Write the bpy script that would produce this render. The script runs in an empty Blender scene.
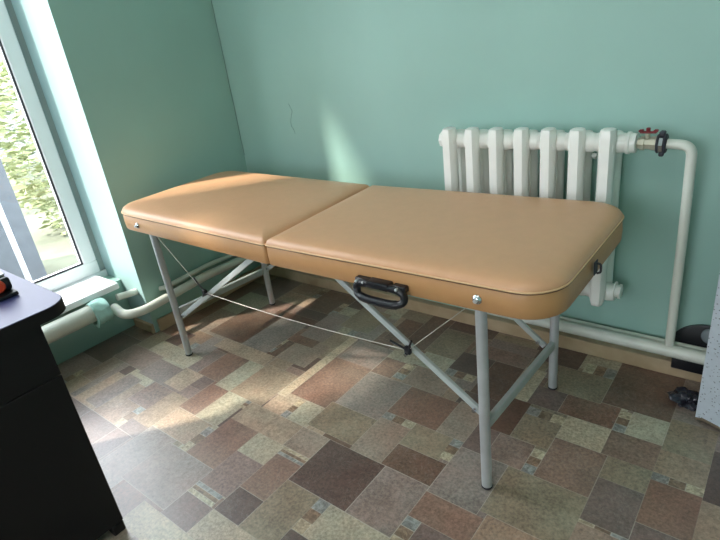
import bpy, bmesh, math, random
import numpy as np
from mathutils import Vector, Matrix
random.seed(7)
S = bpy.context.scene
COL = S.collection
PI = math.pi

# ------------------------------------------------------------------ camera
F = 533.98
CAM = np.array([2.3838, -1.88698, 1.27])
yaw, pitch, roll = -0.719645, 0.422335, 0.135763
fw = np.array([math.sin(yaw)*math.cos(pitch), math.cos(yaw)*math.cos(pitch), -math.sin(pitch)])
r0 = np.array([math.cos(yaw), -math.sin(yaw), 0.0]); d0 = np.cross(fw, r0)
rt = math.cos(roll)*r0+math.sin(roll)*d0; dn = -math.sin(roll)*r0+math.cos(roll)*d0
cd = bpy.data.cameras.new('camera'); co = bpy.data.objects.new('camera', cd); COL.objects.link(co)
m = Matrix(((rt[0], -dn[0], -fw[0], CAM[0]), (rt[1], -dn[1], -fw[1], CAM[1]), (rt[2], -dn[2], -fw[2], CAM[2]), (0, 0, 0, 1)))
co.matrix_world = m
cd.sensor_width = 36; cd.lens = F*36/720; cd.clip_start = .02; cd.clip_end = 200
S.camera = co
RM = np.array([rt, dn, fw])
def W(u, v, z=0.0):                      # where the survey ray through a point of the photo meets height z
    d = RM.T @ np.array([(u-360)/F, (v-270)/F, 1.0]); t = (CAM[2]-z)/-d[2]
    return CAM[0]+d[0]*t, CAM[1]+d[1]*t

# ------------------------------------------------------------------ materials
def lin(c):
    return tuple(((x/255)/12.92 if x/255 <= .04045 else ((x/255+.055)/1.055)**2.4) for x in c)+(1,)
def mat(name, rgb, rough=.5, metal=0., noise=0., nscale=12., bump=0., bscale=60., spec=.5, rgb2=None, coat=0.):
    mt = bpy.data.materials.new(name); mt.use_nodes = True
    nt = mt.node_tree; b = nt.nodes['Principled BSDF']
    b.inputs['Roughness'].default_value = rough; b.inputs['Metallic'].default_value = metal
    b.inputs['Specular IOR Level'].default_value = spec
    b.inputs['Coat Weight'].default_value = coat
    b.inputs['Base Color'].default_value = lin(rgb)
    tc = nt.nodes.new('ShaderNodeTexCoord')
    if noise or rgb2:
        n = nt.nodes.new('ShaderNodeTexNoise'); n.inputs['Scale'].default_value = nscale; n.inputs['Detail'].default_value = 6
        nt.links.new(tc.outputs['Object'], n.inputs['Vector'])
        r = nt.nodes.new('ShaderNodeValToRGB'); r.color_ramp.elements[0].position = .35; r.color_ramp.elements[1].position = .65
        a = lin(rgb)
        if rgb2: c2 = lin(rgb2)
        else: c2 = tuple(min(1, x*(1+noise)) for x in a[:3])+(1,)
        r.color_ramp.elements[0].color = tuple(x*(1-noise) for x in a[:3])+(1,); r.color_ramp.elements[1].color = c2
        nt.links.new(n.outputs['Fac'], r.inputs['Fac']); nt.links.new(r.outputs['Color'], b.inputs['Base Color'])
    if bump:
        n = nt.nodes.new('ShaderNodeTexNoise'); n.inputs['Scale'].default_value = bscale; n.inputs['Detail'].default_value = 5
        nt.links.new(tc.outputs['Object'], n.inputs['Vector'])
        bp = nt.nodes.new('ShaderNodeBump'); bp.inputs['Strength'].default_value = bump; bp.inputs['Distance'].default_value = .004
        nt.links.new(n.outputs['Fac'], bp.inputs['Height']); nt.links.new(bp.outputs['Normal'], b.inputs['Normal'])
    return mt
M = {}
M['wall'] = mat('mint_paint', (150, 185, 175), .55, noise=.04, nscale=2.2, bump=.25, bscale=18)
M['seal'] = mat('sealant', (150, 162, 160), .7)
M['ceil'] = mat('ceiling_white', (225, 228, 225), .8, noise=.02)
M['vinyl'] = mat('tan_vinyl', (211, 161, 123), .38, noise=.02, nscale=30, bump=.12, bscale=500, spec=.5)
M['vinyl_shaded'] = mat('tan_vinyl_shaded', (184, 136, 90), .42, noise=.02, nscale=30, bump=.15, bscale=500)  # same vinyl as the top, shade of the sides put into the colour
M['piping'] = mat('piping', (222, 184, 140), .45)
M['seam'] = mat('seam', (110, 78, 56), .7)
M['steel'] = mat('galvanised_steel', (190, 192, 194), .38, metal=.45, noise=.08, nscale=14)
M['bar'] = mat('painted_steel', (186, 192, 190), .42, metal=.2, noise=.06, nscale=20)
M['chrome'] = mat('chrome', (200, 205, 208), .18, metal=1)
M['black'] = mat('black_plastic', (15, 16, 22), .4, noise=.05)
M['rubber'] = mat('grey_rubber', (54, 52, 58), .7)
M['white'] = mat('white_enamel', (238, 237, 232), .32, noise=.04, nscale=8, bump=.15, bscale=35)
M['pipe'] = mat('pipe_enamel', (216, 218, 208), .35, noise=.05, nscale=9, bump=.1, bscale=40)
M['pvc'] = mat('white_pvc', (242, 243, 245), .3, noise=.01)
M['gasket'] = mat('gasket', (50, 50, 58), .6)
M['wood'] = mat('baseboard_wood', (166, 142, 110), .5, noise=.12, nscale=6, bump=.1, rgb2=(188, 166, 136))
M['desk_black'] = mat('desk_black', (17, 15, 17), .5, noise=.08, spec=.3)
M['desk_top'] = mat('desk_top', (66, 68, 114), .4, noise=.03, nscale=20)
M['cloth'] = mat('teal_cloth', (172, 216, 208), .9, noise=.05, nscale=40, bump=.5, bscale=120)
M['brass'] = mat('worn_brass', (190, 186, 168), .4, metal=.4, noise=.1)
M['red'] = mat('red_handle', (120, 34, 42), .45)
M['orange'] = mat('orange_red', (214, 70, 34), .35)
M['slab'] = mat('speckled_board', (196, 204, 214), .75, noise=.03, nscale=60)
M['slab_core'] = mat('board_core', (112, 98, 82), .95, noise=.3, nscale=40, bump=.6)
M['bag'] = mat('dark_film', (46, 46, 56), .25, noise=.35, nscale=25)
M['cable'] = mat('steel_cable', (196, 190, 178), .4, metal=.5)
M['dirt'] = mat('crack', (78, 100, 88), .9)
M['leaf_a'] = mat('leaf_light', (152, 160, 118), .6, noise=.15, nscale=3)
M['leaf_b'] = mat('leaf_mid', (128, 140, 114), .6, noise=.15, nscale=3)
M['leaf_c'] = mat('leaf_grey', (142, 148, 142), .6, noise=.15, nscale=3)
M['bark'] = mat('bark', (92, 82, 76), .9, noise=.2, nscale=9)
M['lawn'] = mat('lawn', (118, 122, 104), .9, noise=.2, nscale=2)
M['shed'] = mat('shed_grey', (82, 88, 96), .7, noise=.08)
M['house'] = mat('house_pale', (178, 180, 186), .8, noise=.04, nscale=1)
M['post'] = mat('post_white', (170, 174, 180), .5)
M['knob'] = mat('grey_translucent', (120, 128, 134), .2)

# speckles on the board
nt = M['slab'].node_tree; b = nt.nodes['Principled BSDF']
src = b.inputs['Base Color'].links[0].from_socket
tc = nt.nodes['Texture Coordinate']
v = nt.nodes.new('ShaderNodeTexVoronoi'); v.inputs['Scale'].default_value = 95
nt.links.new(tc.outputs['Object'], v.inputs['Vector'])
lt = nt.nodes.new('ShaderNodeMath'); lt.operation = 'LESS_THAN'; lt.inputs[1].default_value = .2
nt.links.new(v.outputs['Distance'], lt.inputs[0])
mx = nt.nodes.new('ShaderNodeMixRGB'); mx.inputs['Color2'].default_value = lin((132, 138, 146))
nt.links.new(lt.outputs[0], mx.inputs['Fac']); nt.links.new(src, mx.inputs['Color1']); nt.links.new(mx.outputs[0], b.inputs['Base Color'])

# window glass: mostly clear, a little mirror at grazing angles
g = bpy.data.materials.new('window_glass'); g.use_nodes = True; nt = g.node_tree
for n in list(nt.nodes): nt.nodes.remove(n)
o = nt.nodes.new('ShaderNodeOutputMaterial'); t = nt.nodes.new('ShaderNodeBsdfTransparent'); gl = nt.nodes.new('ShaderNodeBsdfGlossy')
t.inputs['Color'].default_value = (.93, .95, .96, 1); gl.inputs['Roughness'].default_value = .03
lw = nt.nodes.new('ShaderNodeLayerWeight'); lw.inputs['Blend'].default_value = .5
pw = nt.nodes.new('ShaderNodeMath'); pw.operation = 'POWER'; pw.inputs[1].default_value = 5; nt.links.new(lw.outputs['Facing'], pw.inputs[0])
fr = nt.nodes.new('ShaderNodeMath'); fr.operation = 'MULTIPLY_ADD'; fr.inputs[1].default_value = .85; fr.inputs[2].default_value = .03; nt.links.new(pw.outputs[0], fr.inputs[0])
mxs = nt.nodes.new('ShaderNodeMixShader')
nt.links.new(fr.outputs[0], mxs.inputs[0]); nt.links.new(t.outputs[0], mxs.inputs[1]); nt.links.new(gl.outputs[0], mxs.inputs[2]); nt.links.new(mxs.outputs[0], o.inputs['Surface'])
M['glass'] = g

# ------------------------------------------------------------------ mesh helpers
def obj(name, bm, material, parent=None, smooth=None, loc=None):
    me = bpy.data.meshes.new(name)
    bmesh.ops.recalc_face_normals(bm, faces=bm.faces)
    bm.to_mesh(me); bm.free()
    if not isinstance(material, (list, tuple)): material = [material]
    for x in material: me.materials.append(x)
    if smooth is not None:
        for p in me.polygons: p.use_smooth = True
        if smooth < 179:
            me.set_sharp_from_angle(angle=math.radians(smooth))
    o = bpy.data.objects.new(name, me); COL.objects.link(o)
    if loc: o.location = loc
    if parent: o.parent = parent
    return o
def tag(o, label, cat, group=None, kind=None):
    o['label'] = label; o['category'] = cat
    if group: o['group'] = group
    if kind: o['kind'] = kind
    return o
def empty(name, loc, label, cat, group=None):
    o = bpy.data.objects.new(name, None); COL.objects.link(o); o.location = loc; o.empty_display_size = .1
    return tag(o, label, cat, group)
def struct(o):
    o['kind'] = 'structure'; return o
def add_box(bm, lo, hi, bev=0, seg=2, mtx=None, mi=0):
    vs = [bm.verts.new((x, y, z)) for x in (lo[0], hi[0]) for y in (lo[1], hi[1]) for z in (lo[2], hi[2])]
    idx = ((0, 1, 3, 2), (4, 6, 7, 5), (0, 4, 5, 1), (2, 3, 7, 6), (0, 2, 6, 4), (1, 5, 7, 3))
    fs = [bm.faces.new([vs[i] for i in f]) for f in idx]
    for f in fs: f.material_index = mi
    if mtx is not None: bmesh.ops.transform(bm, matrix=mtx, verts=vs)
    if bev:
        es = list({e for f in fs for e in f.edges})
        bmesh.ops.bevel(bm, geom=es, offset=bev, segments=seg, affect='EDGES', profile=.5)
    return vs
def box(lo, hi, bev=0, seg=2):
    bm = bmesh.new(); add_box(bm, lo, hi, bev, seg); return bm
def add_tube(bm, pts, rad, n=14, cap=True, closed=False, squash=None):
    pts = [Vector(p) for p in pts]; N = len(pts)
    rads = rad if isinstance(rad, (list, tuple)) else [rad]*N
    rings = []; up = None
    for i, p in enumerate(pts):
        a = pts[(i-1) % N] if (i > 0 or closed) else p
        c = pts[(i+1) % N] if (i < N-1 or closed) else p
        t = (c-a).normalized()
        if up is None:
            up = Vector((0, 0, 1)) if abs(t.z) < .9 else Vector((0, 1, 0))
        s = t.cross(up).normalized(); up = s.cross(t).normalized()
        ring = []
        for k in range(n):
            an = 2*PI*k/n
            q = squash or (1, 1)
            ring.append(bm.verts.new(p+s*math.cos(an)*rads[i]*q[0]+up*math.sin(an)*rads[i]*q[1]))
        rings.append(ring)
    for i in range(N if closed else N-1):
        A = rings[i]; B = rings[(i+1) % N]
        for k in range(n): bm.faces.new((A[k], A[(k+1) % n], B[(k+1) % n], B[k]))
    if cap and not closed:
        bm.faces.new(rings[0]); bm.faces.new(rings[-1])
def tube(pts, rad, n=14, **k):
    bm = bmesh.new(); add_tube(bm, pts, rad, n, **k); return bm
def rounded(pts, r, n=6):                # polyline with its inner corners rounded
    pts = [Vector(p) for p in pts]; out = [pts[0]]
    for i in range(1, len(pts)-1):
        a, b, c = pts[i-1], pts[i], pts[i+1]
        rr = min(r, (a-b).length*.49, (c-b).length*.49)
        p = b+(a-b).normalized()*rr; q = b+(c-b).normalized()*rr
        for k in range(n+1):
            t = k/n; out.append(p*(1-t)**2+b*2*t*(1-t)+q*t*t)
    out.append(pts[-1]); return out
def add_bar(bm, a, b, w, h, bev=.001, up=(0, 0, 1)):   # rectangular bar from a to b
    a = Vector(a); b = Vector(b); t = (b-a); L = t.length; t.normalize()
    s = t.cross(Vector(up)).normalized(); u = s.cross(t).normalized()
    mt = Matrix((( t.x, s.x, u.x, a.x), (t.y, s.y, u.y, a.y), (t.z, s.z, u.z, a.z), (0, 0, 0, 1)))
    add_box(bm, (0, -w/2, -h/2), (L, w/2, h/2), bev, 1, mt)
def bar(a, b, w, h, **k):
    bm = bmesh.new(); add_bar(bm, a, b, w, h, **k); return bm
def prism(poly, z0, z1):
    bm = bmesh.new()
    A = [bm.verts.new((x, y, z0)) for x, y in poly]; B = [bm.verts.new((x, y, z1)) for x, y in poly]
    n = len(poly)
    bm.faces.new(A); bm.faces.new(B)
    for i in range(n): bm.faces.new((A[i], A[(i+1) % n], B[(i+1) % n], B[i]))
    return bm
def rings_loft(bm, rings, cap=True):
    R = [[bm.verts.new(p) for p in r] for r in rings]; n = len(R[0])
    for i in range(len(R)-1):
        for k in range(n): bm.faces.new((R[i][k], R[i][(k+1) % n], R[i+1][(k+1) % n], R[i+1][k]))
    if cap: bm.faces.new(R[0]); bm.faces.new(R[-1])

# ------------------------------------------------------------------ room
XR, YF, ZC = 3.5, -4.2, 3.1
NY0, NY1 = -.785, -2.66      # window niche in the left wall
NZ1 = 2.75; WX = -.315        # top of the niche, plane of the window frame
bm = bmesh.new()
add_box(bm, (-.45, NY0, 0), (0, 0, ZC)); add_box(bm, (-.45, YF, 0), (0, NY1, ZC)); add_box(bm, (-.45, NY1, NZ1), (0, NY0, ZC))
add_box(bm, (-.45, NY1, 0), (-.19, NY0, .265))
struct(obj('wall_left', bm, M['wall']))
M['reveal'] = mat('reveal_glare', (158, 188, 188), .5, noise=.03, nscale=3)  # wall paint made paler, window glare put into the colour
bm = bmesh.new(); add_box(bm, (-.45, NY0-.002, 0), (0, NY0, NZ1)); add_box(bm, (-.45, NY1, 0), (0, NY1+.002, NZ1)); add_box(bm, (-.45, NY1+.002, NZ1-.002), (0, NY0-.002, NZ1))
struct(obj('reveal_glare_skin', bm, M['reveal']))  # thin skin over the wall that carries the pale glare colour
wb = struct(obj('wall_back', box((-.5, 0, 0), (XR+.15, .2, ZC)), M['wall']))
bm = bmesh.new()
f0, f1, fz0, fz1 = .7, 2.7, .85, 2.25  # opening for the added fill window
add_box(bm, (-.5, YF-.3, 0), (f0, YF, ZC)); add_box(bm, (f1, YF-.3, 0), (XR+.15, YF, ZC))
add_box(bm, (f0, YF-.3, 0), (f1, YF, fz0)); add_box(bm, (f0, YF-.3, fz1), (f1, YF, ZC))
struct(obj('wall_front', bm, M['wall']))
struct(obj('wall_right', box((XR, YF, 0), (XR+.15, 0, ZC)), M['wall']))
struct(obj('ceiling', box((-.5, YF-.3, ZC), (XR+.15, .2, ZC+.1)), M['ceil']))

# ---- linoleum floor: one mesh, a face per cell, colours and tile edges as attributes
DK = (84, 68, 63); DB = (100, 80, 68); RB = (124, 102, 90); RU = (120, 94, 80); GB = (140, 128, 116); GR = (130, 122, 117); OL = (130, 122, 104)
TN = (146, 130, 112); GL = (160, 158, 140); CR = (178, 168, 146); PU = (106, 92, 88); GP = (124, 112, 108); DR = (92, 66, 54); BG = (160, 144, 126); MV = (128, 110, 102)
T = []
def rect(p, q, c, k=0):
    a = W(*p); b_ = W(*q)
    T.append([min(a[0], b_[0]), max(a[0], b_[0]), min(a[1], b_[1]), max(a[1], b_[1]), c, k])
R = rect
R((62, 350), (110, 335), RB); R((115, 355), (157, 358), MV); R((150, 351), (195, 357), GL); R((169, 343), (190, 336), DK); R((145, 372), (184, 371), GP)
R((130, 400), (174, 393), MV); R((163, 383), (205, 375), BG); R((142, 412), (190, 400), TN); R((100, 395), (135, 385), GR); R((75, 391), (126, 365), GR)
R((155, 427), (212, 427), BG); R((103, 466), (171, 445), GR); R((121, 477), (214, 470), GR); R((190, 366), (215, 358), GP); R((198, 372), (240, 365), RB)
R((217, 383), (260, 366.7), GL); R((178, 406), (228, 392), RB); R((196, 416), (250, 401), GL); R((239, 407), (255, 402), CR, 2)
R((217, 329), (272, 319), DB); R((246, 341), (300, 330), GR); R((279, 317), (309, 324), DR); R((267, 352), (290, 340), CR, 2)
R((216, 347), (262, 357), BG); R((250, 376), (297, 362), TN); R((276, 357), (322, 345), GB); R((288, 341), (329, 336), RU)
R((231, 391), (296, 374), TN); R((285, 387), (345, 342), CR); R((333, 362), (388, 356), GR); R((291, 393), (372, 370), RB); R((374, 370), (406, 362), RB)
R((388, 356), (418, 361), GL); R((393, 376), (417, 367), CR, 2); R((402, 380), (443, 379), GB); R((335, 403), (412, 387), GR); R((235, 415), (300, 425), BG)
R((288, 417), (326.7, 409), GL); R((280, 414), (306, 401), CR, 2); R((307, 425), (378, 420), OL); R((287, 445), (331, 438), GB)
R((192.5, 450), (258, 433), RB); R((181, 447), (214, 431), CR, 2); R((239, 448), (281.6, 445), GL); R((206, 480), (261.5, 465), GP); R((190, 490), (221.7, 495.5), CR, 2)
R((240, 485.5), (300, 466), RB); R((283, 446.7), (302, 466), CR, 2); R((160, 513), (211, 508), PU); R((105, 510), (144, 501), MV); R((212, 509), (232, 590), GL); R((144, 501), (180, 570), GL)
R((214, 508.5), (264, 502), DK); R((239, 527), (319, 497), OL); R((331, 439), (345.5, 511), DK); R((293, 529), (330.5, 504), CR, 2); R((331, 505), (372, 570), GL); R((293, 530), (298, 570), DK)
R((345.5, 511), (429, 487.5), GR); R((351.7, 445), (411, 429), GB); R((387, 412), (411, 429), CR, 1); R((381, 463), (446, 465.5), DB)
R((399, 444), (455, 440), OL); R((438, 458), (464, 443), CR, 2); R((393, 414), (459, 404), RU); R((459, 404), (464, 442), GB)
R((430, 487.5), (506.5, 469), GR); R((410, 515), (484.5, 519), RB); R((385, 545), (420, 522), CR, 2); R((420, 522), (432, 570), PU); R((484.5, 519), (540, 580), TN)
R((464, 443), (491, 430), PU); R((484, 455), (534, 448), MV); R((506.5, 469), (568, 545), OL); R((534, 476), (607, 454.5), RB); R((521, 471), (545, 452), CR, 2)
R((510, 436), (565.6, 418), OL); R((531, 405.5), (562, 425), CR, 1); R((491, 429), (530.6, 405.5), DR); R((517, 399), (542, 375), CR)
R((527, 402), (567.5, 396.7), PU); R((558, 412), (620, 408), RU); R((543, 386), (615, 377.5), OL); R((530, 357), (589, 352.5), DK); R((583, 368), (622, 363), GL); R((582, 371), (617, 371), CR, 1)
R((602.5, 402.5), (683.8, 386), DB); R((632.5, 415), (662.5, 447.5), GL); R((611, 430), (632.5, 415), CR, 2); R((673, 419), (712, 386), GR); R((673, 419), (711, 465), OL)
R((567.5, 419), (604, 452), CR); R((611, 431), (652, 470), RB); R((606.7, 455.5), (644.4, 494.4), OL); R((599, 476.7), (629, 541), PU); R((581, 517), (624, 541), CR, 1)
R((661, 449), (704, 488), TN); R((650, 482), (692, 540), RU); R((653, 472), (701, 497), CR, 1); R((702, 514), (745, 470), DK); R((692, 548), (745, 515), TN); R((636, 525), (665, 565), PU)
R((449, 368), (486, 358), DK); R((485, 387), (521, 367), DR); R((449, 368), (472, 383), CR, 1); R((426, 351), (475, 337), OL); R((426, 352), (447, 369), GL)
R((408, 340), (450, 325), DB); R((450, 329), (500, 333), DK); R((403, 317), (429, 318), OL); R((395, 335), (424, 323), DB); R((478, 356), (536, 354), MV); R((485, 346), (540, 350), GP)
R((300, 335), (355, 318), GR); R((340, 325), (385, 318), OL)
# snap tile edges that nearly agree
def snap(vals, tol=.014):
    s = sorted(set(vals)); mp = {}; grp = [s[0]]
    def flush():
        m_ = sum(grp)/len(grp)
        for q in grp: mp[q] = m_
    for x in s[1:]:
        if x-grp[-1] < tol*.5 and x-grp[0] < tol: grp.append(x)
        else: flush(); grp = [x]
    flush(); return mp
mx_ = snap([t[0] for t in T]+[t[1] for t in T]); my_ = snap([t[2] for t in T]+[t[3] for t in T])
for t in T: t[0] = mx_[t[0]]; t[1] = mx_[t[1]]; t[2] = my_[t[2]]; t[3] = my_[t[3]]
# close the slivers between neighbouring tiles
gx = sorted({t[0] for t in T} | {t[1] for t in T}); gy = sorted({t[2] for t in T} | {t[3] for t in T})
def covered(x0, x1, y0, y1, me_):
    return any(o_ is not me_ and o_[0] < x1-1e-6 and o_[1] > x0+1e-6 and o_[2] < y1-1e-6 and o_[3] > y0+1e-6 for o_ in T)
for lim in (.02, .045):
    for t in T:
        if t[5]: continue
        for side in range(4):
            g_ = gx if side < 2 else gy; st = 1 if side % 2 else -1; tot = 0
            while True:
                i = g_.index(t[side])+st
                if i < 0 or i >= len(g_): break
                d_ = abs(g_[i]-t[side])
                if tot+d_ > lim: break
                lo_s, hi_s = sorted((g_[i], t[side]))
                if covered(lo_s, hi_s, t[2], t[3], t) if side < 2 else covered(t[0], t[1], lo_s, hi_s, t): break
                t[side] = g_[i]; tot += d_
base = []
rnd = random.Random(11); MOD = .104; nx, ny = 36, 41; occ = [[0]*ny for _ in range(nx)]
PAL = [DB, RB, GB, GR, OL, TN, GL, PU, GP, BG, MV, DK, RU]
for j in range(ny):
    for i in range(nx):
        if occ[i][j]: continue
        for w, h in rnd.sample([(2, 2), (2, 1), (1, 2), (2, 2), (3, 2), (2, 3)], 6)+[(1, 1)]:
            if i+w <= nx and j+h <= ny and not any(occ[a][b_] for a in range(i, i+w) for b_ in range(j, j+h)): break
        for a in range(i, i+w):
            for b_ in range(j, j+h): occ[a][b_] = 1
        x0 = -.2+i*MOD; y0 = YF+j*MOD; c = rnd.choice(PAL)
        base.append([x0, x0+w*MOD, y0, y0+h*MOD, c, 0])
        if w == 2 and h > 1 and rnd.random() < .3: base.append([x0+w*MOD-.04, x0+w*MOD, y0, y0+.125, CR, 2])
def expand(L):
    out = []
    for x0, x1, y0, y1, c, k in L:
        if k == 0: out.append((x0, x1, y0, y1, c, 0)); continue
        cs = [(176, 168, 146), (132, 112, 94), (142, 146, 146)]
        if rnd.random() < .5: cs.reverse()
        for q in range(3):
            if k == 1: out.append((x0+(x1-x0)*q/3, x0+(x1-x0)*(q+1)/3, y0, y1, cs[q], 1))
            else: out.append((x0, x1, y0+(y1-y0)*q/3, y0+(y1-y0)*(q+1)/3, cs[q], 1))
    return out
for t in base+T: t[4] = tuple((x*.9+g_*.1)*q_ for x, g_, q_ in zip(t[4], (136, 128, 120), (1.09, 1.06, 1.05)))
ALL = expand(base+T)
FX0, FX1, FY0, FY1 = -.2, XR, YF, 0.0
xs = sorted({round(min(max(v_, FX0), FX1), 5) for t in ALL for v_ in t[:2]} | {FX0, FX1})
ys = sorted({round(min(max(v_, FY0), FY1), 5) for t in ALL for v_ in t[2:4]} | {FY0, FY1})
xa = np.array(xs); ya = np.array(ys); xc = (xa[1:]+xa[:-1])/2; yc = (ya[1:]+ya[:-1])/2
idx = -np.ones((len(xc), len(yc)), int)
for n_, t in enumerate(ALL):
    i = np.where((xc > t[0]) & (xc < t[1]))[0]; j = np.where((yc > t[2]) & (yc < t[3]))[0]
    if len(i) and len(j): idx[i[0]:i[-1]+1, j[0]:j[-1]+1] = n_
nxv, nyv = len(xs), len(ys)
verts = [(x, y, 0) for x in xs for y in ys]
faces = [(i*nyv+j, (i+1)*nyv+j, (i+1)*nyv+j+1, i*nyv+j+1) for i in range(nxv-1) for j in range(nyv-1)]
me = bpy.data.meshes.new('floor'); me.from_pydata(verts, [], faces)
ca = me.attributes.new('tile_colour', 'FLOAT_COLOR', 'CORNER'); ea = me.attributes.new('edge_a', 'FLOAT_VECTOR', 'CORNER'); eb = me.attributes.new('edge_b', 'FLOAT_VECTOR', 'CORNER')
cbuf = []; abuf = []; bbuf = []
tile_rnd = [random.Random(n_*7+1).random() for n_ in range(len(ALL)+1)]
for i in range(nxv-1):
    for j in range(nyv-1):
        k = idx[i, j]; t = ALL[k] if k >= 0 else (FX0, FX1, FY0, FY1, GB, 0)
        c = lin(t[4]); rr = tile_rnd[k]
        for (vi, vj) in ((i, j), (i+1, j), (i+1, j+1), (i, j+1)):
            cbuf += [c[0], c[1], c[2], rr]
            abuf += [xs[vi]-t[0], ys[vj]-t[2], t[5]]; bbuf += [t[1]-xs[vi], t[3]-ys[vj], rr]
ca.data.foreach_set('color', cbuf); ea.data.foreach_set('vector', abuf); eb.data.foreach_set('vector', bbuf)
fm = bpy.data.materials.new('linoleum'); fm.use_nodes = True; nt = fm.node_tree; L = nt.links; N = nt.nodes.new; pb = nt.nodes['Principled BSDF']
def attr(n): a = N('ShaderNodeAttribute'); a.attribute_name = n; return a
def math_(op, a, b=None):
    q = N('ShaderNodeMath'); q.operation = op
    for s_, x in ((0, a), (1, b)):
        if x is None: continue
        if isinstance(x, (int, float)): q.inputs[s_].default_value = x
        else: L.new(x, q.inputs[s_])
    return q.outputs[0]
tc = N('ShaderNodeTexCoord'); A = attr('tile_colour'); EA = attr('edge_a'); EB = attr('edge_b')
sa = N('ShaderNodeSeparateXYZ'); L.new(EA.outputs['Vector'], sa.inputs[0]); sb = N('ShaderNodeSeparateXYZ'); L.new(EB.outputs['Vector'], sb.inputs[0])
dist = math_('MINIMUM', math_('MINIMUM', sa.outputs[0], sa.outputs[1]), math_('MINIMUM', sb.outputs[0], sb.outputs[1]))
off = N('ShaderNodeCombineXYZ'); L.new(math_('MULTIPLY', sb.outputs[2], 37.), off.inputs[2])
va = N('ShaderNodeVectorMath'); va.operation = 'ADD'; L.new(tc.outputs['Object'], va.inputs[0]); L.new(off.outputs[0], va.inputs[1])
def noise(sc, det=6, rough=.6, dist_=0.):
    q = N('ShaderNodeTexNoise'); q.inputs['Scale'].default_value = sc; q.inputs['Detail'].default_value = det; q.inputs['Roughness'].default_value = rough; q.inputs['Distortion'].default_value = dist_
    L.new(va.outputs[0], q.inputs['Vector']); return q.outputs['Fac']
n1 = noise(9); n2 = noise(105, 5, .75); n3 = noise(14, 8, .62, 1.6); n4 = noise(5, 3)
amt = math_('ADD', math_('MULTIPLY', math_('SUBTRACT', n1, .5), .85), math_('MULTIPLY', math_('SUBTRACT', n2, .5), 2.3))
amt = math_('ADD', math_('ADD', amt, 1.0), math_('MULTIPLY', math_('SUBTRACT', n4, .5), .5))
mul = N('ShaderNodeVectorMath'); mul.operation = 'SCALE'; L.new(A.outputs['Color'], mul.inputs[0]); L.new(amt, mul.inputs['Scale'])
# hue drift inside a tile (brown to green-grey)
hm = N('ShaderNodeMixRGB'); hm.blend_type = 'MULTIPLY'; L.new(mul.outputs[0], hm.inputs['Color1'])
hr = N('ShaderNodeValToRGB'); hr.color_ramp.elements[0].position = .35; hr.color_ramp.elements[0].color = (1.0, .88, .82, 1); hr.color_ramp.elements[1].position = .65; hr.color_ramp.elements[1].color = (.92, 1.0, .98, 1)
L.new(noise(4, 4, .6), hr.inputs['Fac']); L.new(hr.outputs[0], hm.inputs['Color2']); hm.inputs['Fac'].default_value = .9
# pale veins
vein = math_('LESS_THAN', math_('ABSOLUTE', math_('SUBTRACT', n3, .5)), .008)
vsel = math_('MULTIPLY', vein, math_('MULTIPLY', math_('GREATER_THAN', sb.outputs[2], .45), .16))
vm = N('ShaderNodeMixRGB'); L.new(vsel, vm.inputs['Fac']); L.new(hm.outputs[0], vm.inputs['Color1']); vm.inputs['Color2'].default_value = lin((178, 176, 168))
# marbling of the small tiles
mb = N('ShaderNodeMixRGB'); mb.blend_type = 'MULTIPLY'; mr = N('ShaderNodeValToRGB'); mr.color_ramp.elements[0].position = .42; mr.color_ramp.elements[0].color = (.72, .66, .62, 1); mr.color_ramp.elements[1].position = .56; mr.color_ramp.elements[1].color = (1.2, 1.17, 1.12, 1)
L.new(noise(24, 5, .5, 2.5), mr.inputs['Fac']); L.new(math_('MULTIPLY', sa.outputs[2], .8), mb.inputs['Fac']); L.new(vm.outputs[0], mb.inputs['Color1']); L.new(mr.outputs[0], mb.inputs['Color2'])
gr = math_('LESS_THAN', dist, .0013)
gm = N('ShaderNodeMixRGB'); L.new(math_('MULTIPLY', gr, math_('MULTIPLY', sb.outputs[2], .75)), gm.inputs['Fac']); L.new(mb.outputs[0], gm.inputs['Color1']); gm.inputs['Color2'].default_value = lin((190, 184, 170))
L.new(gm.outputs[0], pb.inputs['Base Color'])
rg = math_('ADD', math_('MULTIPLY', n2, .2), .3); L.new(rg, pb.inputs['Roughness']); pb.inputs['Specular IOR Level'].default_value = .6; pb.inputs['Coat Weight'].default_value = .5; pb.inputs['Coat Roughness'].default_value = .3
bp = N('ShaderNodeBump'); bp.inputs['Strength'].default_value = .22; bp.inputs['Distance'].default_value = .003
L.new(math_('SUBTRACT', n2, math_('MULTIPLY', gr, .4)), bp.inputs['Height']); L.new(bp.outputs[0], pb.inputs['Normal'])
me.materials.append(fm)
fl = bpy.data.objects.new('floor', me); COL.objects.link(fl); struct(fl)
struct(obj('floor_slab', box((-.5, YF-.3, -.12), (XR+.15, .2, -.002)), M['wood']))

# baseboards
def plank(lo, hi, name):
    return struct(obj(name, box(lo, hi, .003, 1), M['wood']))
plank((.0, -.034, 0), (XR, 0, .058), 'baseboard_back')
plank((0, -.765, 0), (.018, -.0345, .066), 'baseboard_left')
plank((-.17, -.803, 0), (.0, -.786, .05), 'baseboard_niche')

# cracks in the paint
def crack(pts, r=.0012, parent=None, name='crack'):
    return obj(name, tube(pts, r, 5), M['dirt'], parent)
rc = random.Random(3)
pts = [(.004+rc.uniform(0, .004), -.003, 1.75-k*.045) for k in range(24)]
crack(pts, .0010, wb)
pts = [(.42+.012*math.sin(k*.9)+rc.uniform(-.004, .004), -.0003, .98-k*.018) for k in range(9)]
crack(pts, .0008, wb)

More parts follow.
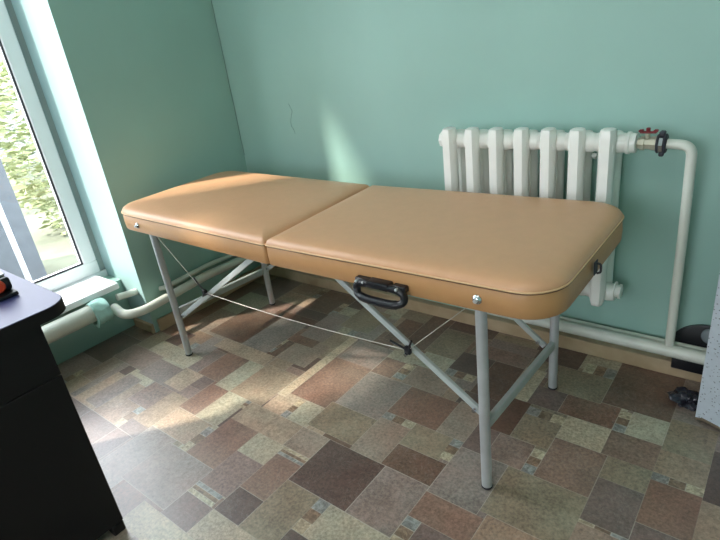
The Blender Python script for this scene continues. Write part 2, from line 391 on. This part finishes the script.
# ------------------------------------------------------------------ window 1 (in the niche)
def window_yz(name, x, y0, y1, z0, z1, mulls, fwid=.066, depth=.06):
    bm = bmesh.new()
    add_box(bm, (x-depth, y0, z0), (x, y1, z0+fwid), .004, 1); add_box(bm, (x-depth, y0, z1-fwid), (x, y1, z1), .004, 1)
    add_box(bm, (x-depth, y0, z0+fwid), (x, y0+fwid, z1-fwid), .004, 1); add_box(bm, (x-depth, y1-fwid, z0+fwid), (x, y1, z1-fwid), .004, 1)
    for mm in mulls: add_box(bm, (x-depth, mm-.06, z0+fwid), (x, mm+.06, z1-fwid), .004, 1)
    fr_ = struct(obj(name, bm, M['pvc']))
    ed = sorted([y0+fwid, y1-fwid]+[q for mm in mulls for q in (mm-.06, mm+.06)])
    for k in range(0, len(ed), 2):
        a, b_ = ed[k], ed[k+1]
        bm = bmesh.new(); c = x-.012
        for lo, hi in (((c-.004, a, z0+fwid), (c+.004, a+.008, z1-fwid)), ((c-.004, b_-.008, z0+fwid), (c+.004, b_, z1-fwid)), ((c-.004, a+.008, z0+fwid), (c+.004, b_-.008, z0+fwid+.008)), ((c-.004, a+.008, z1-fwid-.008), (c+.004, b_-.008, z1-fwid))):
            add_box(bm, lo, hi)
        obj('gasket', bm, M['gasket'], fr_)
        obj('pane', box((c-.014, a+.001, z0+fwid+.001), (c-.01, b_-.001, z1-fwid-.001)), M['glass'], fr_)
    return fr_
window_yz('window_1', WX, NY1+.01, -.818, .30, NZ1, [-1.56])
struct(obj('trim_1', box((WX-.06, -.8165, .30), (WX-.012, NY0-.001, NZ1-.001)), M['seal']))
struct(obj('trim_2', box((WX-.06, NY1+.012, .265), (WX, -.79, .2995)), M['pvc']))
bm = box((WX+.002, NY1+.02, .268), (-.078, -.852, .30), .006, 3)
struct(obj('trim_3', bm, M['pvc'], smooth=35))
# window added behind the camera, unseen, to let in fill light
bm = bmesh.new(); y = YF-.15
for lo, hi in (((f0, y-.06, fz0), (f1, y, fz0+.07)), ((f0, y-.06, fz1-.07), (f1, y, fz1)), ((f0, y-.06, fz0+.07), (f0+.07, y, fz1-.07)), ((f1-.07, y-.06, fz0+.07), (f1, y, fz1-.07)), ((1.65, y-.06, fz0+.07), (1.75, y, fz1-.07))):
    add_box(bm, lo, hi, .004, 1)
w2 = struct(obj('fill_window', bm, M['pvc']))
for a, b_ in ((f0+.071, 1.649), (1.751, f1-.071)):
    obj('pane', box((a, y-.034, fz0+.071), (b_, y-.03, fz1-.071)), M['glass'], w2)

# ------------------------------------------------------------------ massage table
tb = empty('massage_table', (1.1, -.56, 0), 'tan padded folding massage table on grey metal legs standing on the patterned floor', 'massage table')
def L_(x, y, z): return (x-1.1, y+.56, z)      # world to table space
def P(n, bm, m_, parent=tb, smooth=None):
    bmesh.ops.translate(bm, vec=(-1.1, .56, 0) if parent is tb else (-1.1, .56, 0), verts=bm.verts)
    return obj(n, bm, m_, parent, smooth)
TY0, TY1 = -.872, -.252
def outline(x0, x1, ro, rh, inset, outer_left, n=9):
    # rounded rectangle, outer corners with radius ro, hinge corners with radius rh
    x0 += inset; x1 -= inset; y0 = TY0+inset; y1 = TY1-inset
    rl, rr = (ro, rh) if outer_left else (rh, ro)
    rl = max(rl-inset, .004); rr = max(rr-inset, .004); out = []
    for cx, cy, r, a0 in ((x1-rr, y1-rr, rr, 0), (x0+rl, y1-rl, rl, 90), (x0+rl, y0+rl, rl, 180), (x1-rr, y0+rr, rr, 270)):
        for k in range(n+1):
            a = math.radians(a0+90*k/n); out.append((cx+r*math.cos(a), cy+r*math.sin(a)))
    return out
HX = 1.104
def half(x0, x1, outer_left):
    ang = math.radians(.7)*(1 if outer_left else -1)
    def tilt(bm):
        for v_ in bm.verts:              # the hinge line runs slightly askew
            w_ = (v_.co.x-x0)/(x1-x0); w_ = w_ if outer_left else 1-w_
            v_.co.x -= .032*(v_.co.y-TY0)/.62*w_
        piv = Vector((x0 if outer_left else x1, 0, .692))
        bmesh.ops.rotate(bm, cent=piv, matrix=Matrix.Rotation(ang, 3, 'Y'), verts=bm.verts)
        return bm
    ro, rh = .1, .012
    def ring(ins, z): return [(x, y, z) for x, y in outline(x0, x1, ro, rh, ins, outer_left)]
    bm = bmesh.new()
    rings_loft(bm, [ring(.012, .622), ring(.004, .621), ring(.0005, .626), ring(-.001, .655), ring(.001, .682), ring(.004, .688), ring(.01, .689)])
    band = P('side_band', tilt(bm), M['vinyl_shaded'], smooth=50)
    bm = bmesh.new()
    prof = [(.006, .689), (.0005, .6925), (.001, .698), (.006, .705), (.016, .7105), (.032, .7145), (.055, .717), (.1, .7185), (.17, .719), (.25, .719)]
    rs = [ring(i_, z) for i_, z in prof]
    rings_loft(bm, rs)
    P('cushion', tilt(bm), M['vinyl'], smooth=60)
    o2 = outline(x0, x1, ro, rh, -.0008, outer_left)
    P('piping', tilt(tube([(x, y, .6915) for x, y in o2], .0022, 6, closed=True)), M['piping'], smooth=80)
    o2 = outline(x0, x1, ro, rh, -.0002, outer_left)
    P('seam', tilt(tube([(x, y, .6868) for x, y in o2], .0009, 5, closed=True)), M['seam'], smooth=80)
half(.152, HX-.002, True); half(HX+.002, 2.034, False)
LX = {'l': .345, 'r': 1.835}; LY = {'n': -.828, 'f': -.296}
for sx in 'lr':
    for sy in 'nf':
        x, y_ = LX[sx], LY[sy]
        lg = P('leg', tube([(x, y_, .0082), (x, y_, .655)], .0152, 20), M['steel'], smooth=50)
        bm = tube([(x, y_, 0), (x, y_, .003), (x, y_, .008)], [.0145, .0165, .0162], 18)
        obj_c = P('foot_cap', bm, M['rubber'], parent=lg, smooth=50); 
for sx, zn, zf in (('l', .222, .198), ('r', .222, .188)):
    x = LX[sx]
    P('crossbar', bar((x, LY['n']+.0145, zn+.004), (x, LY['f']-.0145, zf+.004), .018, .03, bev=.003), M['bar'])
# braces
def brace(a, b_):
    o_ = P('brace', bar(a, b_, .012, .02, bev=.0015), M['bar'])
    return o_
brace((1.828, -.807, .243), (1.298, -.815, .622)); brace((.385, -.825, .214), (1.0, -.825, .612))
brace((1.812, -.318, .186), (1.262, -.302, .612)); brace((.372, -.300, .214), (1.0, -.300, .600))
for (x, y_, z) in ((1.79, -.328, .20), (.385, -.314, .224), (1.80, -.822, .262), (.40, -.838, .224)):
    P('rivet', tube([(x, y_-.004, z), (x, y_+.004, z)], .006, 10), M['chrome'], smooth=40)
# bolts through the band
for x, z in ((1.850, .652), (.331, .652)):
    for yy, s_ in ((TY0, -1), (TY1, 1)):
        bt = P('bolt', tube([(x, yy+.001*s_, z), (x, yy+.004*s_, z), (x, yy+.0085*s_, z), (x, yy+.0105*s_, z)], [.0125, .0125, .009, .004], 14), M['chrome'], smooth=35)
        P('nut', tube([(x, yy+.009*s_, z), (x, yy+.015*s_, z)], .0055, 6), M['steel'], parent=bt)
# cable and clamps
cl = (.636, -.842, .394); cr = (1.607, -.842, .416)
seg = [(.352, -.835, .628)]+[cl]
mid = [tuple(cl[i]+(cr[i]-cl[i])*k/10 - (.012*math.sin(PI*k/10) if i == 2 else 0) for i in range(3)) for k in range(11)]
P('cable', tube(seg+mid[1:]+[(1.836, -.835, .634)], .0013, 6), M['cable'], smooth=80)
for c, d1, d2 in ((cl, (-.05, 0, .055), (.05, 0, -.005)), (cr, (-.06, 0, .016), (.02, -.005, .04))):
    bm = bmesh.new()
    add_tube(bm, [c, tuple(c[i]+d1[i] for i in range(3))], .0035, 8); add_tube(bm, [c, tuple(c[i]+d2[i] for i in range(3))], .0032, 8)
    add_box(bm, (c[0]-.01, c[1]-.006, c[2]-.012), (c[0]+.01, c[1]+.008, c[2]+.012), .003, 2)
    cp = P('cable_clamp', bm, M['black'], smooth=40)
    P('screw', tube([(c[0]-.004, c[1]-.011, c[2]-.012), (c[0]-.004, c[1]+.003, c[2]-.012)], .0055, 8), M['chrome'], parent=cp)
# carrying handle
hx0, hx1, hzt, hzb, hy = 1.492, 1.650, .640, .596, -.892
lp = []
for k in range(48):
    a = 2*PI*k/48; ca_, sa_ = math.cos(a), math.sin(a)
    e = .62
    x = (hx0+hx1)/2+(hx1-hx0)/2*math.copysign(abs(ca_)**e, ca_); z = (hzt+hzb)/2+(hzt-hzb)/2*math.copysign(abs(sa_)**e, sa_)
    yb = hy-.012*max(0, -sa_)
    lp.append((x, yb, z))
rr = [.0106+(.0018 if p[2] < .6 else 0)+(.0012*math.sin(p[0]*260) if p[2] < .595 else 0) for p in lp]
hd = P('carrying_handle', tube(lp, rr, 12, closed=True, squash=(1, 1.05)), M['black'], smooth=80)
bm = box((1.535, -.904, .632), (1.606, -.872, .652), .004, 2)
add_box(bm, (1.488, -.893, .632), (1.535, -.8725, .65), .003, 1); add_box(bm, (1.612, -.893, .632), (1.655, -.8725, .65), .003, 1)
P('mounting_plate', bm, M['black'], parent=hd, smooth=40)
for x in (1.499, 1.522, 1.632):
    P('screw', tube([(x, -.893, .643), (x, -.9025, .643), (x, -.9045, .643)], [.0042, .0042, .002], 12), M['steel'], parent=hd, smooth=50)
# hook on the right end
bm = box((2.0405, -.625, .640), (2.0435, -.600, .676), .001, 1); add_tube(bm, rounded([(2.044, -.612, .670), (2.054, -.612, .668), (2.054, -.612, .646), (2.045, -.612, .642)], .006), .003, 8)
P('latch_hook', bm, M['rubber'], smooth=40)

# ------------------------------------------------------------------ radiator
rad = empty('radiator', (1.64, -.1, .29), 'white cast iron radiator of seven sections on the mint wall behind the table', 'radiator')
RO = Vector((1.64, -.1, .29))
def PR(n, bm, m_, parent=rad, smooth=None):
    bmesh.ops.translate(bm, vec=-RO, verts=bm.verts); return obj(n, bm, m_, parent, smooth)
def section_bm():
    bm = bmesh.new()
    def col(y0, y1, noseF, noseB, zt):           # one hollow column: y0 = front, y1 = back
        def sec(s, z):
            ym = (y0+y1)/2; pts = []
            prof = [(-noseF, y0), (noseF, y0), (.022, y0+.016), (.0235, ym), (.022, y1-.012), (noseB, y1), (-noseB, y1), (-.022, y1-.012), (-.0235, ym), (-.022, y0+.016)]
            for x, yy in prof: pts.append((x*s, ym+(yy-ym)*s, z))
            return pts
        zb = .0
        rings_loft(bm, [sec(.45, zb), sec(.8, zb+.006), sec(.95, zb+.018), sec(1, zb+.04), sec(1, zt-.03), sec(.97, zt-.011), sec(.88, zt-.003), sec(.6, zt)])
    col(-.072, -.014, .0138, .014, .610); col(.014, .068, .012, .014, .584)
    for z in (.558, .037):                    # waterways joining the columns, hub to the next section
        add_tube(bm, [(0, -.06, z), (0, .05, z-.006 if z > .3 else z)], .028, 14, squash=(.8, 1.2))
        add_tube(bm, [(-.046, 0, z), (-.04, 0, z), (-.026, 0, z), (.026, 0, z), (.04, 0, z), (.046, 0, z)], [.028, .03, .032, .032, .03, .028], 18)
    return bm
sec0 = None
for k in range(7):
    x = (1.377+k*.0917)-1.64
    if sec0 is None: sec0 = obj('section', section_bm(), M['white'], rad, 42, loc=(x, 0, 0))
    else:
        s2 = sec0.copy(); COL.objects.link(s2); s2.parent = rad; s2.location = (x, 0, 0)
PR('end_plug', tube([(1.331, -.1, .848), (1.322, -.1, .848), (1.316, -.1, .848)], [.03, .03, .02], 8), M['white'], smooth=30)
PR('end_plug', tube([(1.331, -.1, .327), (1.322, -.1, .327), (1.316, -.1, .327)], [.03, .03, .02], 8), M['white'], smooth=30)
bm = tube([(1.971, -.1, .335), (1.975, -.1, .335)], .033, 18); add_tube(bm, [(1.975, -.1, .335), (1.984, -.1, .335)], .022, 18); add_tube(bm, [(1.984, -.1, .335), (1.993, -.1, .335)], .026, 6)
PR('end_plug', bm, M['white'], smooth=30)
PR('reducer', tube([(1.973, -.1, .848), (1.982, -.1, .848), (1.985, -.1, .848), (2.0, -.1, .848), (2.002, -.1, .848)], [.034, .034, .031, .029, .02], 18), M['white'], smooth=30)
for x in (1.41, 1.87):
    PR('wall_bracket', tube([(x, -.001, .79), (x, -.06, .79), (x, -.075, .80)], .008, 8), M['white'], smooth=40)
# valve
vz = .848
va_ = empty('radiator_valve', (2.02, -.1, vz), 'worn metal valve with small red lever between radiator and pipe', 'valve')
VO = Vector((2.02, -.1, vz))
def PV(n, bm, m_, parent=va_, smooth=35):
    bmesh.ops.translate(bm, vec=Vector((.0105, 0, 0))-VO, verts=bm.verts); return obj(n, bm, m_, parent, smooth)
bm = tube([(1.9925, -.1, vz), (2.0, -.1, vz), (2.001, -.1, vz), (2.012, -.1, vz), (2.013, -.1, vz), (2.028, -.1, vz), (2.029, -.1, vz), (2.043, -.1, vz)], [.017, .017, .022, .022, .018, .018, .021, .021], 8)
add_tube(bm, [(2.018, -.1, vz+.01), (2.018, -.1, vz+.03)], .007, 8)
PV('valve_body', bm, M['brass'])
bm = box((1.996, -.107, vz+.03), (2.042, -.093, vz+.036), .002, 1); add_box(bm, (1.992, -.110, vz+.034), (2.006, -.09, vz+.041), .003, 1); add_box(bm, (2.032, -.110, vz+.034), (2.046, -.09, vz+.041), .003, 1)
add_tube(bm, [(2.018, -.1, vz+.026), (2.018, -.1, vz+.046)], .006, 8)
PV('lever', bm, M['red'])
bm = tube([(2.045, -.1, vz), (2.049, -.1, vz), (2.052, -.1, vz), (2.064, -.1, vz), (2.067, -.1, vz), (2.071, -.1, vz)], [.027, .03, .027, .027, .03, .027], 10)
add_box(bm, (2.050, -.112, vz+.024), (2.066, -.092, vz+.038), .003, 1); add_box(bm, (2.052, -.108, vz-.038), (2.066, -.094, vz-.024), .003, 1)
PV('union_nut', bm, M['gasket'])
PV('nut_band', tube([(2.053, -.1, vz), (2.063, -.1, vz)], .0288, 8), M['chrome'])
# pipe from the valve down to the main
pp = rounded([(2.082, -.1, vz), (2.148, -.098, vz-.004), (2.151, -.086, .60), (2.154, -.078, .153)], .055, 10)
tag(obj('riser_pipe', tube(pp, .0145, 18), M['pipe'], smooth=60), 'white vertical pipe bending down from the radiator valve to the low pipe', 'pipe')
# mains along the walls
def zc(x): return .155+(.097-.155)*min(1, x/1.5)
main = [(-.05, -.922, .205), (.03, -.922, .176), (.062, -.84, .17), (.062, -.46, .19), (.062, -.12, .175), (.12, -.075, .170), (.7, -.075, .150), (1.5, -.075, .131), (XR-.02, -.075, .125)]
tag(obj('heating_pipe', tube(rounded(main, .05, 8), .0222, 20), M['pipe'], smooth=60), 'thick white heating pipe running low along both mint walls', 'pipe')
thin = [(.001, -.70, .21), (.021, -.68, .212), (.02, -.4, .222), (.022, -.06, .20), (.06, -.032, .188), (.7, -.032, .157), (1.5, -.032, .132), (XR-.02, -.032, .126)]
tag(obj('thin_pipe', tube(rounded(thin, .04, 6), .0125, 14), M['pipe'], smooth=60), 'thin white pipe against the wall just above the thick heating pipe', 'pipe')
tag(obj('pipe_stub', tube(rounded([(-.06, -.79, .225), (-.06, -.85, .232), (-.062, -.888, .238)], .03), .017, 14), M['pipe'], smooth=60), 'short white pipe stub rising in the window niche beside the cloth', 'pipe')
# register under the sill
bm = tube([(-.05, -.985, .224), (-.05, -.99, .224), (-.05, -2.58, .224), (-.05, -2.59, .224)], [.035, .0415, .0415, .035], 24)
for yy in (-1.3, -2.0): add_box(bm, (-.188, yy, .19), (-.07, yy+.02, .21))
tag(obj('heating_register', bm, M['pipe'], smooth=60), 'fat cream heating tube under the white windowsill', 'heater')
# rag around its end
bm = bmesh.new(); rings = []
rc = random.Random(5); prof = [(-.955, .3), (-.957, 1), (-.968, .8), (-.978, 1.1), (-.990, .8), (-1.002, 1.1), (-1.016, .8), (-1.028, 1.15), (-1.03, .3), (-1.0, -1), (-.975, -1)]
R_ = []
for i, (y_, q) in enumerate(prof):
    ring = []
    for k in range(30):
        a = 2*PI*k/30; r_ = .0425 if q < 0 else .0435+q*(.006+.0035*math.sin(3*a+i*.6)+.0025*math.sin(7*a-i*1.3)+(.012 if math.sin(a) < -.2 else 0))
        ring.append(bm.verts.new((-.05+r_*math.cos(a), y_, .224+r_*math.sin(a)*(1.12 if math.sin(a) < 0 and q > 0 else 1))))
    R_.append(ring)
for i in range(len(R_)):
    A_, B_ = R_[i], R_[(i+1) % len(R_)]
    for k in range(30): bm.faces.new((A_[k], A_[(k+1) % 30], B_[(k+1) % 30], B_[k]))
tag(obj('rag', bm, M['cloth'], smooth=60), 'pale teal rag wrapped around the end of the tube under the sill', 'cloth')

# ------------------------------------------------------------------ desk
dk = empty('desk', (.7, -1.9, 0), 'black desk with a smooth lilac-grey top standing in front of the window', 'desk')
def PD(n, bm, m_, parent=dk, smooth=None):
    bmesh.ops.translate(bm, vec=(-.7, 1.9, 0), verts=bm.verts); return obj(n, bm, m_, parent, smooth)
def rr_poly(x0, x1, y0, y1, r, n=7):
    out = []
    for cx, cy, a0 in ((x1-r, y1-r, 0), (x0+r, y1-r, 90), (x0+r, y0+r, 180), (x1-r, y0+r, 270)):
        for k in range(n+1):
            a = math.radians(a0+90*k/n); out.append((cx+r*math.cos(a), cy+r*math.sin(a)))
    return out
dt = PD('desktop', prism(rr_poly(.40, 1.018, -2.85, -1.442, .06), .7145, .745), M['desk_top'], smooth=30)
bm = bmesh.new(); A_ = rr_poly(.398, 1.020, -2.852, -1.440, .062); B_ = rr_poly(.3995, 1.0185, -2.8505, -1.4415, .0605)
for z0_, z1_ in ((.7135, .7435),):
    va1 = [bm.verts.new((x, y, z0_)) for x, y in A_]; vb1 = [bm.verts.new((x, y, z1_)) for x, y in A_]; vc1 = [bm.verts.new((x, y, z1_)) for x, y in B_]; vd1 = [bm.verts.new((x, y, z0_)) for x, y in B_]
    n_ = len(A_)
    for i in range(n_):
        j = (i+1) % n_
        for q in ((va1, vb1), (vb1, vc1), (vc1, vd1), (vd1, va1)): bm.faces.new((q[0][i], q[0][j], q[1][j], q[1][i]))
PD('edge_band', bm, M['desk_black'], parent=dt, smooth=30)
def pedestal(y0, y1):
    bm = box((.42, y0, .035), (.988, y1, .714), .002, 1)
    for x in (.45, .985):
        for y_ in (y0+.025, y1-.02): add_box(bm, (x-.02, y_-.018, 0), (x+.018, y_+.018, .035), .003, 1)
    pd = PD('pedestal', bm, M['desk_black'])
    for z0_, z1_ in ((.562, .712), (.04, .5595)):
        PD('drawer_front', box((.9885, y0+.002, z0_), (1.006, y1-.001, z1_), .0015, 1), M['desk_black'], parent=pd)
pedestal(-1.98, -1.52); pedestal(-2.82, -2.40)
# thing lying on the desk
dv = empty('handheld_gadget', (.783, -1.515, .7455), 'small black gadget with an orange-red round cap lying on the desk', 'gadget')
def PG(n, bm, m_, smooth=35): return obj(n, bm, m_, dv, smooth)
PG('base', box((-.14, -.045, 0), (.065, .02, .012), .004, 2), M['black'])
PG('body', box((-.14, -.03, .012), (.04, .02, .048), .008, 3), M['black'])
PG('top_cover', box((-.13, -.022, .048), (.02, .018, .055), .003, 2), M['steel'])
PG('round_cap', tube([(.03, -.012, .032), (.046, -.014, .032), (.052, -.014, .032)], [.017, .017, .012], 18), M['orange'])

# ------------------------------------------------------------------ right corner things
bm = bmesh.new(); rc = random.Random(9)
n = 16; lo = []
x0, x1, yf, yb = 2.273, 2.78, -.245, -.19
def shy(x): return -(x-x0)*.32
top = 1.05
for k in range(n+1):
    x = x0+(x1-x0)*k/n; jag = rc.uniform(.0, .022) if k else .012
    lo.append((bm.verts.new((x, yf+shy(x), jag)), bm.verts.new((x, yb+shy(x), jag*.6)), bm.verts.new((x, yf+shy(x), top)), bm.verts.new((x, yb+shy(x), top))))
for k in range(n):
    a, b_ = lo[k], lo[k+1]
    bm.faces.new((a[0], b_[0], b_[2], a[2])); bm.faces.new((a[1], b_[1], b_[3], a[3])); bm.faces.new((a[0], b_[0], b_[1], a[1])); bm.faces.new((a[2], b_[2], b_[3], a[3]))
bm.faces.new((lo[0][0], lo[0][1], lo[0][3], lo[0][2])); bm.faces.new((lo[-1][0], lo[-1][1], lo[-1][3], lo[-1][2]))
sl = tag(obj('board', bm, M['slab']), 'pale grey speckled board standing on end at the picture edge, bottom edge crumbled', 'board')
pts = [(x0+.002+.02*k, yf+shy(x0+.02*k)+rc.uniform(-.003, .006), .008+rc.uniform(0, .008)) for k in range(24)]
bm = tube(pts, [rc.uniform(.004, .009) for _ in pts], 7)
obj('crumbled_edge', bm, M['slab_core'], sl)
# black case behind the pipe
cs = empty('black_case', (2.262, -.03, .0725), 'black round-topped case wedged between the thick pipe and the wall', 'case')
bm = bmesh.new()
poly = []
for k in range(25):
    a = PI*k/24; poly.append((.115*math.cos(a), .06+.086*math.sin(a)))
poly = [(-.12, -.0), (.12, -.0)]+poly
A1 = [bm.verts.new((x, -.0125, z)) for x, z in poly]; B1 = [bm.verts.new((x*.97, -.0005, z)) for x, z in poly]
A0 = [bm.verts.new((x*.9, -.0145, .01+z*.9)) for x, z in poly]
n = len(poly); bm.faces.new(A0); bm.faces.new(B1)
for i in range(n):
    j = (i+1) % n; bm.faces.new((A1[i], A1[j], B1[j], B1[i])); bm.faces.new((A0[i], A0[j], A1[j], A1[i]))
cs.location = (2.262, -.003, .0725)
obj('shell', bm, M['black'], cs, 40)
r_ = bmesh.new(); bmesh.ops.create_uvsphere(r_, u_segments=18, v_segments=12, radius=.026)
for v_ in r_.verts: v_.co = Vector((v_.co.x+.000, v_.co.y*.55-.035, v_.co.z*1.1+.122))
obj('round_knob', r_, M['knob'], cs, 80)
bm = box((2.163, -.052, .045), (2.40, -.035, .094), .003, 1)
tag(obj('black_strip', bm, M['black']), 'flat black block leaning on the baseboard under the thick pipe', 'block')
# crumpled film
bm = bmesh.new(); bmesh.ops.create_icosphere(bm, subdivisions=4, radius=.05)
rc = random.Random(21); from mathutils import noise as mn
for v_ in bm.verts:
    p = v_.co.copy(); q = mn.noise(p*28)*.7+abs(mn.noise(p*60+Vector((3, 1, 2))))*.35+.85
    v_.co = Vector((p.x*q*.95, p.y*q*.8, max(-.012, p.z*q*.5)))
zm = min(v_.co.z for v_ in bm.verts); bmesh.ops.translate(bm, vec=(2.238, -.165, -zm+.0005), verts=bm.verts)
tag(obj('crumpled_bag', bm, M['bag']), 'crumpled dark plastic bag on the floor between board and wall', 'bag')

# ------------------------------------------------------------------ added fill lamp (above, out of view)
lp_ = empty('fill_lamp', (1.9, -2.1, ZC), 'round white fill lamp added above the room, out of view', 'lamp')
bm = bmesh.new(); add_tube(bm, [(0, 0, 0), (0, 0, -.03), (0, 0, -.035)], [.16, .16, .14], 24); obj('housing', bm, M['white'], lp_, 40)
ld = bpy.data.lights.new('fill_light', 'AREA'); ld.shape = 'DISK'; ld.size = .32; ld.energy = 8; ld.color = (1, .95, .88)
lo_ = bpy.data.objects.new('fill_light', ld); COL.objects.link(lo_); lo_.location = (1.9, -2.1, ZC-.045)

# ------------------------------------------------------------------ outside
struct(obj('ground_outside', box((-30, -25, -.62), (-.5, 25, -.6)), M['lawn']))
def leafy(name, c, rad_, n, m_, label, seed, group='bushes outside the window', size=.07):
    root = empty(name, (c[0], c[1], -.6), label, 'bush' if 'bush' in name else 'tree', group)
    rr_ = random.Random(seed); bm = bmesh.new()
    for _ in range(n):
        d = Vector((rr_.gauss(0, 1), rr_.gauss(0, 1), rr_.gauss(0, 1))).normalized()*rr_.uniform(.45, 1)**.5
        lump = 1+.25*mn.noise(d*3+Vector((seed, 0, 0)))
        p = Vector((d.x*rad_[0]*lump, d.y*rad_[1]*lump, c[2]+.6+d.z*rad_[2]*lump))
        if p.z < .03: continue
        s_ = size*rr_.uniform(.6, 1.4); q = Matrix.Rotation(rr_.uniform(0, 6.3), 3, 'Z') @ Matrix.Rotation(rr_.uniform(-1.2, 1.2), 3, 'X')
        vs = [bm.verts.new(p+q @ Vector(v_)) for v_ in ((-s_, 0, 0), (0, -s_*.45, .01), (s_, 0, 0), (0, s_*.45, .01))]
        bm.faces.new(vs)
    obj('foliage', bm, m_, root)
    st = tube([(0, 0, 0), (.03, .02, c[2]*.5+.3), (0, 0, c[2]+.6)], [.06, .045, .02], 8)
    obj('stem', st, M['bark'], root, 60)
    return root
leafy('garden_bush', (-4.6, .95, .5), (.9, .8, 1.2), 2600, M['leaf_a'], 'light green leafy bush outside behind the window glass', 1)
leafy('garden_bush', (-7.6, 2.2, 1.2), (1.2, 1.3, 1.9), 3000, M['leaf_b'], 'taller mid green bush further back outside the window', 2)
leafy('garden_bush', (-8.2, -1.2, .9), (1.0, 1.3, 1.5), 3000, M['leaf_c'], 'grey green bush outside behind the dark shed', 3)
leafy('sun_block_tree', (-1.25, -2.91, 2.1), (.29, .29, 2.6), 7000, M['leaf_b'], 'tall narrow evergreen added out of view to shape the sun streaks', 4, None, .05)  # unseen tree added to block part of the sun
tag(obj('shed', box((-4.1, -1.6, -.6), (-3.0, -.235, .78)), M['shed']), 'dark grey shed standing outside close to the window', 'shed')
tag(obj('garden_post', tube([(-2.5, -.535, -.6), (-2.5, -.535, 1.5)], .022, 10), M['post'], smooth=60), 'thin white post standing outside in front of the shed', 'post')
hs = tag(obj('neighbour_house', box((-16, -6, -.6), (-11, 9, 4.5)), M['house']), 'pale house wall far behind the garden', 'house')

# ------------------------------------------------------------------ light
w = bpy.data.worlds.new('World'); S.world = w; w.use_nodes = True
bg = w.node_tree.nodes['Background']; bg.inputs[0].default_value = (.93, .95, 1.0, 1); bg.inputs[1].default_value = 7.5
sd = bpy.data.lights.new('sun', 'SUN'); sd.energy = 7.5; sd.angle = math.radians(3.5); sd.color = (1, .91, .78)
so = bpy.data.objects.new('sun', sd); COL.objects.link(so)
d = Vector((.635, .773, -1.057)).normalized()
so.rotation_euler = d.to_track_quat('-Z', 'Y').to_euler(); so.location = (-3, -5, 5)
def portal(name, loc, rot, sx, sy):
    l = bpy.data.lights.new(name, 'AREA'); l.shape = 'RECTANGLE'; l.size = sx; l.size_y = sy; l.cycles.is_portal = True
    o_ = bpy.data.objects.new(name, l); COL.objects.link(o_); o_.location = loc; o_.rotation_euler = rot
portal('window_portal', (-.52, (NY0+NY1)/2, (NZ1+.3)/2), (0, -PI/2, 0), NZ1-.3, NY0-NY1)
portal('window_portal', ((f0+f1)/2, YF-.32, (fz0+fz1)/2), (PI/2, 0, 0), f1-f0, fz1-fz0)

vs = S.view_settings; vs.view_transform = 'Standard'; vs.look = 'None'; vs.gamma = 1; vs.use_curve_mapping = False; vs.exposure = .42
S.cycles.max_bounces = 10; S.cycles.diffuse_bounces = 6; S.cycles.sample_clamp_indirect = 6; S.cycles.caustics_reflective = False; S.cycles.caustics_refractive = False
S.cycles.use_denoising = True
